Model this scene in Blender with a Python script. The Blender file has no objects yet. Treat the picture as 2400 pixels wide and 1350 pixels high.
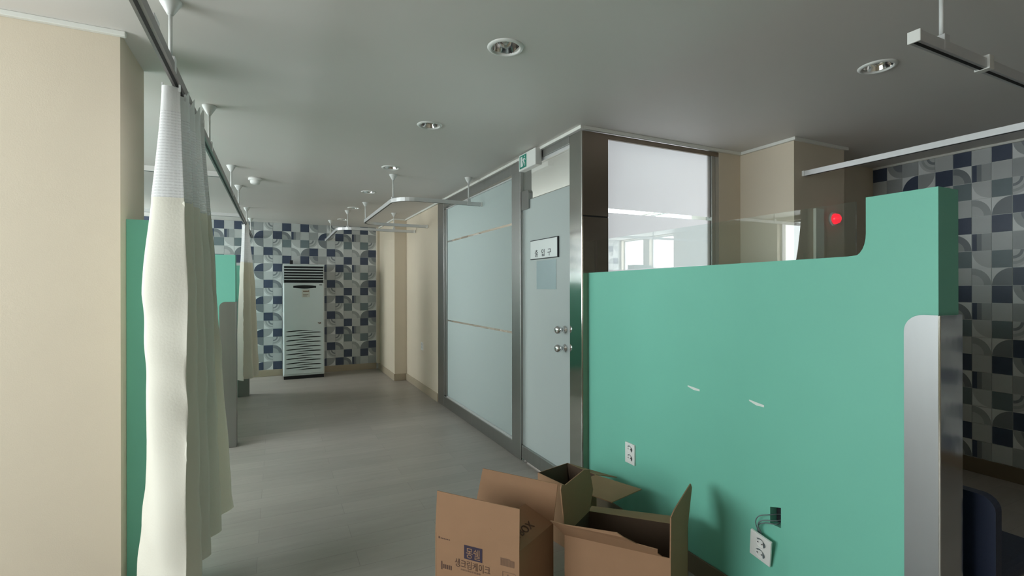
import bpy, bmesh, math, random
from mathutils import Vector, Matrix
from mathutils.geometry import tessellate_polygon
random.seed(7)
S = bpy.context.scene
COL = S.collection
R = math.radians

# ------------------------------------------------------------------ camera, sky, daylight, exposure
cam_d = bpy.data.cameras.new('camera')
cam = bpy.data.objects.new('camera', cam_d)
COL.objects.link(cam)
cam_d.sensor_fit = 'HORIZONTAL'; cam_d.sensor_width = 36.0
cam_d.lens = 36.0 * 1142.27 / 2400.0
cam_d.clip_start = 0.02; cam_d.clip_end = 100
yaw = R(25.789)
fwd = Vector((math.sin(yaw), math.cos(yaw), 0)); rgt = Vector((math.cos(yaw), -math.sin(yaw), 0)); upv = Vector((0, 0, 1))
roll = R(-0.097)
rg2 = rgt * math.cos(roll) + upv * math.sin(roll); up2 = upv * math.cos(roll) - rgt * math.sin(roll)
m = Matrix((rg2, up2, -fwd)).transposed().to_4x4(); m.translation = Vector((0, 0, 1.37))
cam.matrix_world = m
S.camera = cam

w = bpy.data.worlds.new('overcast_sky'); S.world = w; w.use_nodes = True
w.node_tree.nodes['Background'].inputs[0].default_value = (0.80, 0.90, 1.0, 1)
w.node_tree.nodes['Background'].inputs[1].default_value = 3.0

S.view_settings.view_transform = 'Standard'; S.view_settings.look = 'None'
S.view_settings.gamma = 1.0; S.view_settings.use_curve_mapping = False
S.view_settings.exposure = 0.66
S.cycles.max_bounces = 10; S.cycles.diffuse_bounces = 6; S.cycles.glossy_bounces = 5
S.cycles.transparent_max_bounces = 16; S.cycles.transmission_bounces = 6
S.cycles.caustics_reflective = False; S.cycles.caustics_refractive = False
S.cycles.sample_clamp_indirect = 4.0

def daylight(name, loc, rot, sx, sy, radiance, col):
    """Overcast daylight standing in a window opening (area light of the opening's size)."""
    l = bpy.data.lights.new(name, 'AREA'); l.shape = 'RECTANGLE'; l.size = sx; l.size_y = sy
    l.energy = radiance * math.pi * sx * sy; l.color = col
    o = bpy.data.objects.new(name, l); COL.objects.link(o); o.location = loc; o.rotation_euler = rot
    return o
DAY = (1.0, 0.965, 0.955)
XW = -3.0
# windows of the left outside wall: (y0, y1, z0, z1)
WINS = [(0.0, 2.25, 0.85, 2.34), (2.95, 4.815, 0.85, 2.34), (6.92, 7.58, 1.70, 2.38), (7.76, 8.45, 0.85, 2.38)]
RAD = [6.0, 5.4, 13.0, 13.0]
for (y0, y1, z0, z1), ra in zip(WINS, RAD):
    daylight('daylight', (XW - 0.19, (y0 + y1) / 2, (z0 + z1) / 2), (0, R(-90), 0), z1 - z0, y1 - y0, ra, DAY)
# window of the glazed room
GW = (4.5, 6.55, 1.3, 2.38)
daylight('daylight', (4.66 + 0.19, (GW[0] + GW[1]) / 2, (GW[2] + GW[3]) / 2), (0, R(90), 0), GW[3] - GW[2], GW[1] - GW[0], 21.0, (1.0, 0.965, 0.985))

# ------------------------------------------------------------------ materials
def new_mat(name):
    mt = bpy.data.materials.new(name); mt.use_nodes = True
    nt = mt.node_tree; b = nt.nodes['Principled BSDF']
    return mt, nt, b
def srgb(*c):
    return tuple((x / 12.92 if x <= .04045 else ((x + .055) / 1.055) ** 2.4) for x in (v / 255 for v in c))
def pm(name, col, rough=.6, metal=0, var=.06, scale=6, bump=0, bscale=80, spec=.4, stretch=None):
    """plain procedural material: noise varies the colour a little, optional fine bump"""
    mt, nt, b = new_mat(name)
    tc = nt.nodes.new('ShaderNodeTexCoord')
    src = tc.outputs['Object']
    if stretch:
        mp = nt.nodes.new('ShaderNodeMapping'); mp.inputs['Scale'].default_value = stretch
        nt.links.new(src, mp.inputs[0]); src = mp.outputs[0]
    nz = nt.nodes.new('ShaderNodeTexNoise'); nz.inputs['Scale'].default_value = scale; nz.inputs['Detail'].default_value = 4
    nt.links.new(src, nz.inputs['Vector'])
    mx = nt.nodes.new('ShaderNodeMix'); mx.data_type = 'RGBA'
    mx.inputs[6].default_value = (*[max(0, c * (1 - var)) for c in col], 1)
    mx.inputs[7].default_value = (*[min(1, c * (1 + var)) for c in col], 1)
    nt.links.new(nz.outputs['Fac'], mx.inputs[0]); nt.links.new(mx.outputs[2], b.inputs['Base Color'])
    b.inputs['Roughness'].default_value = rough; b.inputs['Metallic'].default_value = metal
    b.inputs['Specular IOR Level'].default_value = spec
    if bump:
        n2 = nt.nodes.new('ShaderNodeTexNoise'); n2.inputs['Scale'].default_value = bscale; n2.inputs['Detail'].default_value = 3
        nt.links.new(src, n2.inputs['Vector'])
        bp = nt.nodes.new('ShaderNodeBump'); bp.inputs['Strength'].default_value = bump; bp.inputs['Distance'].default_value = .01
        nt.links.new(n2.outputs['Fac'], bp.inputs['Height']); nt.links.new(bp.outputs['Normal'], b.inputs['Normal'])
    return mt
M = {}
M['cream'] = pm('cream_wallpaper', (.66, .575, .46), .75, var=.03, scale=5, bump=.06, bscale=220)
M['white_wall'] = pm('white_wall_paint', (.78, .77, .79), .8, var=.02)
M['brown_wall'] = pm('brown_wall_covering', (.20, .16, .125), .7, var=.05)
M['ceiling'] = pm('ceiling_paint', (.69, .66, .635), .55, var=.03, scale=2, spec=.35)
M['trim'] = pm('white_moulding', (.74, .74, .70), .5, var=.02)
M['base'] = pm('tan_skirting', (.42, .35, .26), .5, var=.05)
M['base_dark'] = pm('brown_skirting', (.16, .12, .08), .5, var=.08)
M['green'] = pm('mint_green_laminate', (.180, .520, .405), .5, var=.035, scale=4, spec=.35)
M['steel'] = pm('brushed_steel', (.42, .42, .41), .34, 1, var=.08, scale=30, stretch=(1, 1, .04))
M['steel_dark'] = pm('dull_steel', (.34, .34, .33), .30, 1, var=.1, scale=30, stretch=(1, 1, .04))
M['guard'] = pm('scuffed_steel_sheet', (.30, .305, .31), .42, 1, var=.12, scale=8, stretch=(1, 1, .25))
M['post_face'] = pm('brown_tinted_steel', (.30, .245, .195), .16, 1, var=.06, scale=3, bump=.05, bscale=4)  # brown reflection of the room on the post, tinted into the steel
M['mirror'] = pm('mirror_steel', (.60, .59, .57), .10, 1, var=.05, scale=3, bump=.10, bscale=5, stretch=(1, 1, .6))
M['chrome'] = pm('chrome', (.75, .75, .76), .08, 1, var=.02)
M['alu'] = pm('anodised_aluminium', (.72, .72, .73), .38, .55, var=.04, scale=20)
M['alu_dull'] = pm('dark_aluminium', (.28, .265, .26), .42, .6, var=.06, scale=20)  # darker aluminium for the long left rail
M['slot'] = pm('dark_slot', (.012, .012, .014), .6, var=.1)
M['white_plastic'] = pm('white_plastic', (.78, .78, .76), .4, var=.02)
M['rod'] = pm('white_rod', (.70, .71, .70), .4, var=.02)
M['ac'] = pm('white_enamel', (.70, .75, .77), .35, var=.02)
M['black'] = pm('black_plastic', (.012, .013, .016), .4, var=.1)
M['navy_plastic'] = pm('navy_vinyl', (.012, .018, .045), .45, var=.1, bump=.05)
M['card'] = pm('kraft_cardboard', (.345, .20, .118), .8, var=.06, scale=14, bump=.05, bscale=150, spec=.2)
M['card_shaded'] = pm('kraft_cardboard_shaded', (.085, .056, .038), .85, var=.06, scale=14, bump=.05, bscale=150, spec=.2)  # same kraft board, darkened: the shade inside the boxes is in the colour
M['ink'] = pm('violet_ink', (.045, .032, .055), .8, var=.1)
M['ink_brown'] = pm('brown_ink', (.11, .06, .045), .8, var=.1)
M['ink_pale'] = pm('faded_brown_ink', (.20, .115, .075), .8, var=.1)
M['sign_black'] = pm('sign_letters', (.02, .02, .025), .5, var=.05)
M['sign_white'] = pm('sign_board', (.74, .78, .78), .4, var=.02)
M['sign_green'] = pm('exit_green', (.01, .24, .17), .4, var=.03)
M['tint'] = pm('tinted_film', (.33, .42, .44), .35, var=.03)
M['paper'] = pm('paper_label', (.66, .64, .60), .7, var=.04)
M['scuff'] = pm('bare_scuff', (.74, .80, .76), .8, var=.05)
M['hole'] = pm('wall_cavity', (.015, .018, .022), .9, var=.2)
M['wire'] = pm('grey_wire', (.16, .20, .21), .5, var=.1)
M['beige_duct'] = pm('beige_duct', (.74, .72, .64), .5, var=.02)
M['grout'] = pm('tile_joint', (.66, .68, .68), .7, var=.04)
M['frame_win'] = pm('window_frame', (.62, .63, .64), .4, var=.03)
# printed tile colours
M['t_white'] = pm('tile_white', (.73, .75, .755), .35, var=.04, scale=12)
M['t_light'] = pm('tile_pale_grey', (.52, .54, .545), .35, var=.06, scale=14)
M['t_mid'] = pm('tile_grey', (.37, .39, .40), .35, var=.08, scale=16)
M['t_dark'] = pm('tile_slate', (.21, .23, .25), .35, var=.08, scale=16)
M['t_teal'] = pm('tile_teal_grey', (.17, .215, .235), .35, var=.1, scale=16)
M['t_navy'] = pm('tile_navy', (.062, .080, .130), .35, var=.15, scale=18)
TILE_MATS = [M['t_white'], M['t_light'], M['t_mid'], M['t_dark'], M['t_teal'], M['t_navy'], M['grout']]

def floor_mat():
    mt, nt, b = new_mat('vinyl_floor')
    tc = nt.nodes.new('ShaderNodeTexCoord')
    mp = nt.nodes.new('ShaderNodeMapping'); mp.inputs['Scale'].default_value = (1, 7, 1)
    nt.links.new(tc.outputs['Object'], mp.inputs[0])
    n1 = nt.nodes.new('ShaderNodeTexNoise'); n1.inputs['Scale'].default_value = 3.2; n1.inputs['Detail'].default_value = 7; n1.inputs['Roughness'].default_value = .65
    nt.links.new(mp.outputs[0], n1.inputs['Vector'])
    n2 = nt.nodes.new('ShaderNodeTexNoise'); n2.inputs['Scale'].default_value = 1.1; n2.inputs['Detail'].default_value = 3
    nt.links.new(tc.outputs['Object'], n2.inputs['Vector'])
    br = nt.nodes.new('ShaderNodeTexBrick'); br.inputs['Scale'].default_value = 1.0
    br.inputs['Brick Width'].default_value = .92; br.inputs['Row Height'].default_value = .155; br.inputs['Mortar Size'].default_value = .0012
    br.inputs['Color1'].default_value = (.93, .93, .93, 1); br.inputs['Color2'].default_value = (1.05, 1.05, 1.05, 1); br.inputs['Mortar'].default_value = (.72, .72, .72, 1)
    nt.links.new(tc.outputs['Object'], br.inputs['Vector'])
    mx = nt.nodes.new('ShaderNodeMix'); mx.data_type = 'RGBA'
    mx.inputs[6].default_value = (.31, .28, .25, 1); mx.inputs[7].default_value = (.43, .395, .36, 1)
    ad = nt.nodes.new('ShaderNodeMath'); ad.operation = 'ADD'; ad.inputs[1].default_value = 0
    nt.links.new(n1.outputs['Fac'], ad.inputs[0]); nt.links.new(ad.outputs[0], mx.inputs[0])
    m2 = nt.nodes.new('ShaderNodeMix'); m2.data_type = 'RGBA'; m2.blend_type = 'MULTIPLY'; m2.inputs[0].default_value = 1
    nt.links.new(mx.outputs[2], m2.inputs[6]); nt.links.new(br.outputs['Color'], m2.inputs[7])
    nt.links.new(m2.outputs[2], b.inputs['Base Color'])
    mr = nt.nodes.new('ShaderNodeMapRange'); mr.inputs['To Min'].default_value = .30; mr.inputs['To Max'].default_value = .44
    nt.links.new(n2.outputs['Fac'], mr.inputs[0]); nt.links.new(mr.outputs[0], b.inputs['Roughness'])
    b.inputs['Specular IOR Level'].default_value = .35
    return mt
M['floor'] = floor_mat()

def glass_mat(name, tint=(.93, .97, .96), refl=1.0):
    """thin clear pane: straight-through transmission plus Fresnel reflection"""
    mt, nt, b = new_mat(name); nt.nodes.remove(b)
    out = nt.nodes['Material Output']
    tr = nt.nodes.new('ShaderNodeBsdfTransparent'); tr.inputs[0].default_value = (*tint, 1)
    gl = nt.nodes.new('ShaderNodeBsdfGlossy'); gl.inputs['Roughness'].default_value = .01; gl.inputs[0].default_value = (refl, refl, refl, 1)
    fr = nt.nodes.new('ShaderNodeFresnel'); fr.inputs[0].default_value = 1.5
    geo = nt.nodes.new('ShaderNodeNewGeometry')
    # Fresnel only from the outer side of each face, so a slab does not show total internal reflection
    inv = nt.nodes.new('ShaderNodeMath'); inv.operation = 'SUBTRACT'; inv.inputs[0].default_value = 1
    nt.links.new(geo.outputs['Backfacing'], inv.inputs[1])
    mul = nt.nodes.new('ShaderNodeMath'); mul.operation = 'MULTIPLY'
    nt.links.new(fr.outputs[0], mul.inputs[0]); nt.links.new(inv.outputs[0], mul.inputs[1])
    dbl = nt.nodes.new('ShaderNodeMath'); dbl.operation = 'MULTIPLY'; dbl.inputs[1].default_value = 1.85; dbl.use_clamp = True   # both faces of the pane reflect
    nt.links.new(mul.outputs[0], dbl.inputs[0])
    mx = nt.nodes.new('ShaderNodeMixShader')
    nt.links.new(dbl.outputs[0], mx.inputs[0]); nt.links.new(tr.outputs[0], mx.inputs[1]); nt.links.new(gl.outputs[0], mx.inputs[2])
    nt.links.new(mx.outputs[0], out.inputs[0])
    return mt
M['glass'] = glass_mat('clear_glass')
def frost_mat(name, trans, diff, gloss=.05, grough=.25, clear=.0):
    """sand-blasted film: scatters light through, a little diffuse, weak sheen"""
    mt, nt, b = new_mat(name); nt.nodes.remove(b)
    out = nt.nodes['Material Output']
    tl = nt.nodes.new('ShaderNodeBsdfTranslucent'); tl.inputs[0].default_value = (*trans, 1)
    df = nt.nodes.new('ShaderNodeBsdfDiffuse'); df.inputs[0].default_value = (*diff, 1)
    ad = nt.nodes.new('ShaderNodeAddShader')
    nt.links.new(tl.outputs[0], ad.inputs[0]); nt.links.new(df.outputs[0], ad.inputs[1])
    gl = nt.nodes.new('ShaderNodeBsdfGlossy'); gl.inputs['Roughness'].default_value = grough
    mx = nt.nodes.new('ShaderNodeMixShader'); mx.inputs[0].default_value = gloss
    nt.links.new(ad.outputs[0], mx.inputs[1]); nt.links.new(gl.outputs[0], mx.inputs[2])
    nt.links.new(mx.outputs[0], out.inputs[0])
    return mt
M['frost'] = frost_mat('frosted_film', (.112, .128, .126), (.21, .235, .23))
M['frost_door'] = frost_mat('door_frosted_film', (.168, .182, .178), (.25, .275, .275))
M['frost_side'] = frost_mat('white_frosted_film', (.82, .765, .82), (.10, .10, .10), .03)

def cloth_mat(name, col, trans, net=False):
    mt, nt, b = new_mat(name); nt.nodes.remove(b)
    out = nt.nodes['Material Output']
    tc = nt.nodes.new('ShaderNodeTexCoord')
    nz = nt.nodes.new('ShaderNodeTexNoise'); nz.inputs['Scale'].default_value = 120
    nt.links.new(tc.outputs['Object'], nz.inputs['Vector'])
    bp = nt.nodes.new('ShaderNodeBump'); bp.inputs['Strength'].default_value = .08; bp.inputs['Distance'].default_value = .01
    nt.links.new(nz.outputs['Fac'], bp.inputs['Height'])
    df = nt.nodes.new('ShaderNodeBsdfDiffuse'); df.inputs[0].default_value = (*col, 1)
    tl = nt.nodes.new('ShaderNodeBsdfTranslucent'); tl.inputs[0].default_value = (*trans, 1)
    nt.links.new(bp.outputs[0], df.inputs['Normal'])
    mx = nt.nodes.new('ShaderNodeMixShader'); mx.inputs[0].default_value = .11
    nt.links.new(df.outputs[0], mx.inputs[1]); nt.links.new(tl.outputs[0], mx.inputs[2])
    last = mx
    if net:
        # honeycomb net: rows of small eyes, staggered
        sp = nt.nodes.new('ShaderNodeSeparateXYZ'); nt.links.new(tc.outputs['UV'], sp.inputs[0])
        def wave(sock, k, ph=None):
            ml = nt.nodes.new('ShaderNodeMath'); ml.operation = 'MULTIPLY'; ml.inputs[1].default_value = k
            nt.links.new(sock, ml.inputs[0]); s = ml.outputs[0]
            sn = nt.nodes.new('ShaderNodeMath'); sn.operation = 'SINE'; nt.links.new(s, sn.inputs[0]); return sn.outputs[0]
        a = wave(sp.outputs[0], 520); c = wave(sp.outputs[1], 560)
        ml = nt.nodes.new('ShaderNodeMath'); ml.operation = 'MULTIPLY'; nt.links.new(a, ml.inputs[0]); ml.inputs[1].default_value = .45
        sm = nt.nodes.new('ShaderNodeMath'); sm.operation = 'ADD'; nt.links.new(ml.outputs[0], sm.inputs[0]); nt.links.new(c, sm.inputs[1])
        gt = nt.nodes.new('ShaderNodeMath'); gt.operation = 'GREATER_THAN'; nt.links.new(sm.outputs[0], gt.inputs[0]); gt.inputs[1].default_value = .45
        sc = nt.nodes.new('ShaderNodeMath'); sc.operation = 'MULTIPLY'; nt.links.new(gt.outputs[0], sc.inputs[0]); sc.inputs[1].default_value = .22
        tp = nt.nodes.new('ShaderNodeBsdfTransparent')
        m2 = nt.nodes.new('ShaderNodeMixShader'); nt.links.new(sc.outputs[0], m2.inputs[0])
        nt.links.new(mx.outputs[0], m2.inputs[1]); nt.links.new(tp.outputs[0], m2.inputs[2]); last = m2
    nt.links.new(last.outputs[0], out.inputs[0])
    return mt
M['curtain'] = cloth_mat('ivory_curtain_cloth', (.82, .79, .705), (.46, .40, .25))
M['net'] = cloth_mat('white_curtain_net', (.84, .84, .85), (.66, .66, .68), True)
M['header'] = cloth_mat('white_curtain_tape', (.84, .84, .84), (.6, .6, .6))
def lamp_mat(name, col, st):
    mt, nt, b = new_mat(name)
    b.inputs['Base Color'].default_value = (*col, 1); b.inputs['Emission Color'].default_value = (*col, 1); b.inputs['Emission Strength'].default_value = st
    b.inputs['Roughness'].default_value = .15
    return mt
M['red_lamp'] = lamp_mat('red_indicator_lens', (.85, .015, .035), .75)

# ------------------------------------------------------------------ helpers
ORG = {}
def tag(o, label=None, cat=None, group=None, kind=None):
    if label: o['label'] = label
    if cat: o['category'] = cat
    if group: o['group'] = group
    if kind: o['kind'] = kind
    return o
def empty(name, loc, label=None, cat=None, group=None, kind=None):
    o = bpy.data.objects.new(name, None); COL.objects.link(o); o.location = loc; o.empty_display_size = .1
    ORG[o.name] = Vector(loc)
    return tag(o, label, cat, group, kind)
def link(name, me, mats, parent=None, smooth=False):
    if not isinstance(mats, (list, tuple)): mats = [mats]
    for mt in mats: me.materials.append(mt)
    if smooth:
        for p in me.polygons: p.use_smooth = True
    o = bpy.data.objects.new(name, me); COL.objects.link(o)
    if parent is not None:
        o.parent = parent; org = ORG[parent.name]
        me.transform(Matrix.Translation(-org)); ORG[o.name] = org
    else:
        # put the origin at the middle of the foot of the mesh
        xs = [v.co for v in me.vertices]
        lo = Vector([min(v[i] for v in xs) for i in range(3)]); hi = Vector([max(v[i] for v in xs) for i in range(3)])
        org = Vector(((lo.x + hi.x) / 2, (lo.y + hi.y) / 2, lo.z))
        me.transform(Matrix.Translation(-org)); o.location = org; ORG[o.name] = org
    return o
def from_bm(name, bm, mats, parent=None, smooth=False):
    bmesh.ops.recalc_face_normals(bm, faces=bm.faces[:])
    me = bpy.data.meshes.new(name); bm.to_mesh(me); bm.free()
    return link(name, me, mats, parent, smooth)
def raw(name, verts, faces, mats, parent=None, mi=None, smooth=False):
    me = bpy.data.meshes.new(name); me.from_pydata([tuple(v) for v in verts], [], faces)
    if mi:
        for p, i in zip(me.polygons, mi): p.material_index = i
    me.update()
    return link(name, me, mats, parent, smooth)
def add_box(bm, lo, hi, bevel=0):
    vs = [bm.verts.new((x, y, z)) for x in (lo[0], hi[0]) for y in (lo[1], hi[1]) for z in (lo[2], hi[2])]
    fs = []
    for f in ((0, 1, 3, 2), (4, 6, 7, 5), (0, 4, 5, 1), (2, 3, 7, 6), (0, 2, 6, 4), (1, 5, 7, 3)):
        fs.append(bm.faces.new([vs[i] for i in f]))
    if bevel:
        es = list({e for f in fs for e in f.edges})
        bmesh.ops.bevel(bm, geom=es, offset=bevel, segments=2, profile=.5, affect='EDGES')
def box(name, lo, hi, mt, parent=None, bevel=0):
    bm = bmesh.new(); add_box(bm, lo, hi, bevel)
    return from_bm(name, bm, mt, parent)
def boxes(name, lst, mt, parent=None, bevel=0):
    bm = bmesh.new()
    for lo, hi in lst: add_box(bm, lo, hi, bevel)
    return from_bm(name, bm, mt, parent)
def prism(name, outline, axis, a0, a1, mt, parent=None, holes=(), bevel=0):
    """extrude a 2-D outline (with optional holes) along an axis; outline in the two other axes (cyclic order x:yz, y:xz, z:xy)"""
    def p3(u, v, a):
        return {'x': (a, u, v), 'y': (u, a, v), 'z': (u, v, a)}[axis]
    loops = [list(outline)] + [list(h) for h in holes]
    flat = [p for l in loops for p in l]
    tris = tessellate_polygon([[Vector((u, v, 0)) for u, v in l] for l in loops])
    n = len(flat)
    V = [p3(u, v, a0) for u, v in flat] + [p3(u, v, a1) for u, v in flat]
    bm = bmesh.new(); bv = [bm.verts.new(v) for v in V]
    for t in tris:
        for off in (0, n):
            try: bm.faces.new([bv[i + off] for i in t])
            except ValueError: pass
    k = 0
    for l in loops:
        L = len(l)
        for i in range(L):
            a, b = k + i, k + (i + 1) % L
            bm.faces.new([bv[a], bv[b], bv[b + n], bv[a + n]])
        k += L
    return from_bm(name, bm, mt, parent)
def lathe(name, prof, c, mt, parent=None, seg=28, axis='z', smooth=True):
    """revolve (r, h) profile about an axis through c"""
    V, F = [], []
    for r, h in prof:
        for i in range(seg):
            a = 2 * math.pi * i / seg; p, q = r * math.cos(a), r * math.sin(a)
            d = {'z': (p, q, h), 'x': (h, p, q), 'y': (p, h, q)}[axis]
            V.append((c[0] + d[0], c[1] + d[1], c[2] + d[2]))
    for j in range(len(prof) - 1):
        for i in range(seg):
            a, b = j * seg + i, j * seg + (i + 1) % seg
            F.append((a, b, b + seg, a + seg))
    bm = bmesh.new(); bv = [bm.verts.new(v) for v in V]
    for f in F: bm.faces.new([bv[i] for i in f])
    bmesh.ops.remove_doubles(bm, verts=bm.verts[:], dist=1e-5)
    return from_bm(name, bm, mt, parent, smooth)
def tube(name, pts, r, mt, parent=None, seg=8, smooth=True):
    pts = [Vector(p) for p in pts]; V, F = [], []
    for i, p in enumerate(pts):
        t = (pts[min(i + 1, len(pts) - 1)] - pts[max(i - 1, 0)]).normalized()
        a = t.orthogonal().normalized() if i == 0 else (a - t * a.dot(t)).normalized()
        b = t.cross(a)
        for k in range(seg):
            g = 2 * math.pi * k / seg; V.append(p + (a * math.cos(g) + b * math.sin(g)) * r)
    for i in range(len(pts) - 1):
        for k in range(seg):
            x, y = i * seg + k, i * seg + (k + 1) % seg
            F.append((x, y, y + seg, x + seg))
    F.append(tuple(range(seg))); F.append(tuple(range((len(pts) - 1) * seg, len(pts) * seg)))
    bm = bmesh.new(); bv = [bm.verts.new(v) for v in V]
    for f in F: bm.faces.new([bv[i] for i in f])
    return from_bm(name, bm, mt, parent, smooth)
def sweep(name, pts, wd, z0, z1, mt, parent=None):
    """rectangular bar along a horizontal polyline"""
    pts = [Vector((p[0], p[1], 0)) for p in pts]; V, F = [], []
    n = len(pts)
    for i, p in enumerate(pts):
        t0 = (pts[i] - pts[i - 1]).normalized() if i else (pts[1] - pts[0]).normalized()
        t1 = (pts[i + 1] - pts[i]).normalized() if i < n - 1 else t0
        t = (t0 + t1).normalized(); nn = Vector((-t.y, t.x, 0)); k = 1 / max(.5, nn.dot(Vector((-t0.y, t0.x, 0))))
        for s, z in ((-1, z0), (1, z0), (1, z1), (-1, z1)):
            V.append((p.x + nn.x * s * wd / 2 * k, p.y + nn.y * s * wd / 2 * k, z))
    for i in range(n - 1):
        for k in range(4):
            a, b = i * 4 + k, i * 4 + (k + 1) % 4; F.append((a, b, b + 4, a + 4))
    F.append((0, 1, 2, 3)); F.append(tuple((n - 1) * 4 + k for k in (3, 2, 1, 0)))
    bm = bmesh.new(); bv = [bm.verts.new(v) for v in V]
    for f in F: bm.faces.new([bv[i] for i in f])
    return from_bm(name, bm, mt, parent)
def text(name, body, size, org, xd, yd, mt, parent, depth=.0006, align='LEFT', sx=1.0):
    cu = bpy.data.curves.new(name, 'FONT'); cu.body = body; cu.size = size; cu.extrude = depth; cu.align_x = align
    to = bpy.data.objects.new(name, cu); COL.objects.link(to)
    dg = bpy.context.evaluated_depsgraph_get(); me = bpy.data.meshes.new_from_object(to.evaluated_get(dg))
    bpy.data.objects.remove(to); me.name = name
    xd = Vector(xd).normalized(); yd = Vector(yd).normalized(); zd = xd.cross(yd)
    mm = Matrix((xd * sx, yd, zd)).transposed().to_4x4(); mm.translation = Vector(org); me.transform(mm); me.materials.clear()
    return link(name, me, mt, parent)
def arc(cx, cy, r, a0, a1, n=8):
    return [(cx + r * math.cos(R(a0 + (a1 - a0) * i / n)), cy + r * math.sin(R(a0 + (a1 - a0) * i / n))) for i in range(n + 1)]
def copy_tree(o, delta, label=None):
    c = o.copy(); COL.objects.link(c); c.location = o.location + Vector(delta)
    ORG[c.name] = ORG[o.name] + Vector(delta)
    if label: c['label'] = label
    for ch in list(o.children):
        k = ch.copy(); COL.objects.link(k); k.parent = c
        for g in list(ch.children):
            q = g.copy(); COL.objects.link(q); q.parent = k
    return c

# ------------------------------------------------------------------ setting: floor, ceiling, walls
H = 2.4
YB = -2.9
X0, X1, Y1 = XW, 4.66, 8.5
tag(box('floor', (X0 - .1, YB - .1, -.08), (X1 + .1, Y1 + .1, 0), M['floor']), 'grey-brown vinyl floor with faint plank joints', kind='structure')
LIGHTS = [(.884, 1.889), (.872, 2.997), (.880, 4.195), (.888, 5.355), (.893, 6.50), (.893, 7.66), (2.525, 1.304)]
hs = .050
cells_x = sorted({X0 - .1, X1 + .1} | {x + s * hs for x, y in LIGHTS for s in (-1, 1)})
cells_y = sorted({YB - .1, Y1 + .1} | {y + s * hs for x, y in LIGHTS for s in (-1, 1)})
CV, CF = [], []
for i, x in enumerate(cells_x):
    for y in cells_y: CV.append((x, y, H))
ny = len(cells_y)
for i in range(len(cells_x) - 1):
    for j in range(ny - 1):
        mx_, my_ = (cells_x[i] + cells_x[i + 1]) / 2, (cells_y[j] + cells_y[j + 1]) / 2
        if any(abs(mx_ - x) < hs and abs(my_ - y) < hs for x, y in LIGHTS): continue
        a = i * ny + j; CF.append((a, a + 1, a + ny + 1, a + ny))
tag(raw('ceiling', CV, CF, M['ceiling']), 'flat off-white painted ceiling', kind='structure')

# left outside wall with its windows
outline = [(YB - .1, 0), (Y1 + .1, 0), (Y1 + .1, H), (YB - .1, H)]
tag(prism('wall_left', outline, 'x', XW - .2, XW, M['cream'], None, [[(y0, z0), (y1, z0), (y1, z1), (y0, z1)] for y0, y1, z0, z1 in WINS]), 'cream outside wall with windows along the beds', kind='structure')
def window(n, y0, y1, z0, z1, xa, xb, label, mull=1):
    e = empty('window_%d' % n, ((xa + xb) / 2, (y0 + y1) / 2, z0), label, kind='structure')
    f = .022
    boxes('window_frame', [((xa, y0, z0), (xb, y0 + f, z1)), ((xa, y1 - f, z0), (xb, y1, z1)), ((xa, y0 + f, z0), (xb, y1 - f, z0 + f)), ((xa, y0 + f, z1 - f), (xb, y1 - f, z1))], M['frame_win'], e)
    k = mull + 1; wd = (y1 - y0 - 2 * f) / k
    for i in range(k):
        a = y0 + f + i * wd
        box('pane', ((xa + xb) / 2 - .003, a + .012, z0 + f), ((xa + xb) / 2 + .003, a + wd - .012, z1 - f), M['glass'], e)
        if i: box('mullion', (xa, a - .014, z0 + f), (xb, a + .014, z1 - f), M['frame_win'], e)
    return e
for i, (y0, y1, z0, z1) in enumerate(WINS):
    window(4 + i, y0, y1, z0, z1, XW - .15, XW - .08, 'outside window of the left wall', 1 if y1 - y0 > 1 else 0)
tag(box('wall_back', (X0 - .1, YB - .1, 0), (X1 + .1, YB, H), M['cream']), 'cream wall behind the viewer', kind='structure')
wall_far = tag(box('wall_far', (X0 - .1, Y1, 0), (4.86, Y1 + .1, H), M['grout']), 'far wall faced with blue and grey patterned tiles', kind='structure')
wall_right = tag(prism('wall_right', [(YB - .1, 0), (Y1 + .1, 0), (Y1 + .1, H), (YB - .1, H)], 'x', X1, X1 + .2, M['grout'], None,
     [[(GW[0], GW[2]), (GW[1], GW[2]), (GW[1], GW[3]), (GW[0], GW[3])]]), 'right wall faced with blue and grey patterned tiles', kind='structure')
window(9, GW[0], GW[1], GW[2], GW[3], X1 + .06, X1 + .13, 'outside window of the glazed room', 0)
# walls of the glazed room and the corridor side
XG = 1.75
tag(box('wall_corridor', (XG, 5.66, 0), (XG + .12, 8.5, H), M['cream']), 'cream corridor wall past the frosted glazing', kind='structure')
tag(box('wall_inner', (XG + .12, 6.6, 0), (X1, 6.72, H), M['brown_wall']), 'brown end wall inside the glazed room', kind='structure')
tag(box('wall_recess', (3.77, 2.44, 0), (X1, 2.56, H), M['cream']), 'cream wall in the dark recess beside the tiled wall', kind='structure')
tag(box('wall_side', (2.972, 2.6, 0), (3.2, 2.72, H), M['cream']), 'narrow cream wall beside the side window of the glazed room', kind='structure')
tag(box('pier_entrance', (3.2, 2.17, 0), (3.77, 2.72, H), M['cream']), 'square cream pier carrying the red alarm lamp', kind='structure')
tag(box('pier_corridor', (1.573, 7.25, 0), (XG, 8.5, H), M['cream']), 'flat cream pilaster at the far end of the corridor', kind='structure')
tag(box('trim_1', (1.530, 8.40, .1), (1.573, 8.5, H), M['cream'], None, .004), 'thin cream corner trim beside the far tiled wall', kind='structure')
tag(box('pillar', (-1.12, 2.45, 0), (-.565, 2.84, H), M['cream']), 'wide cream pillar in the left foreground', kind='structure')
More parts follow.
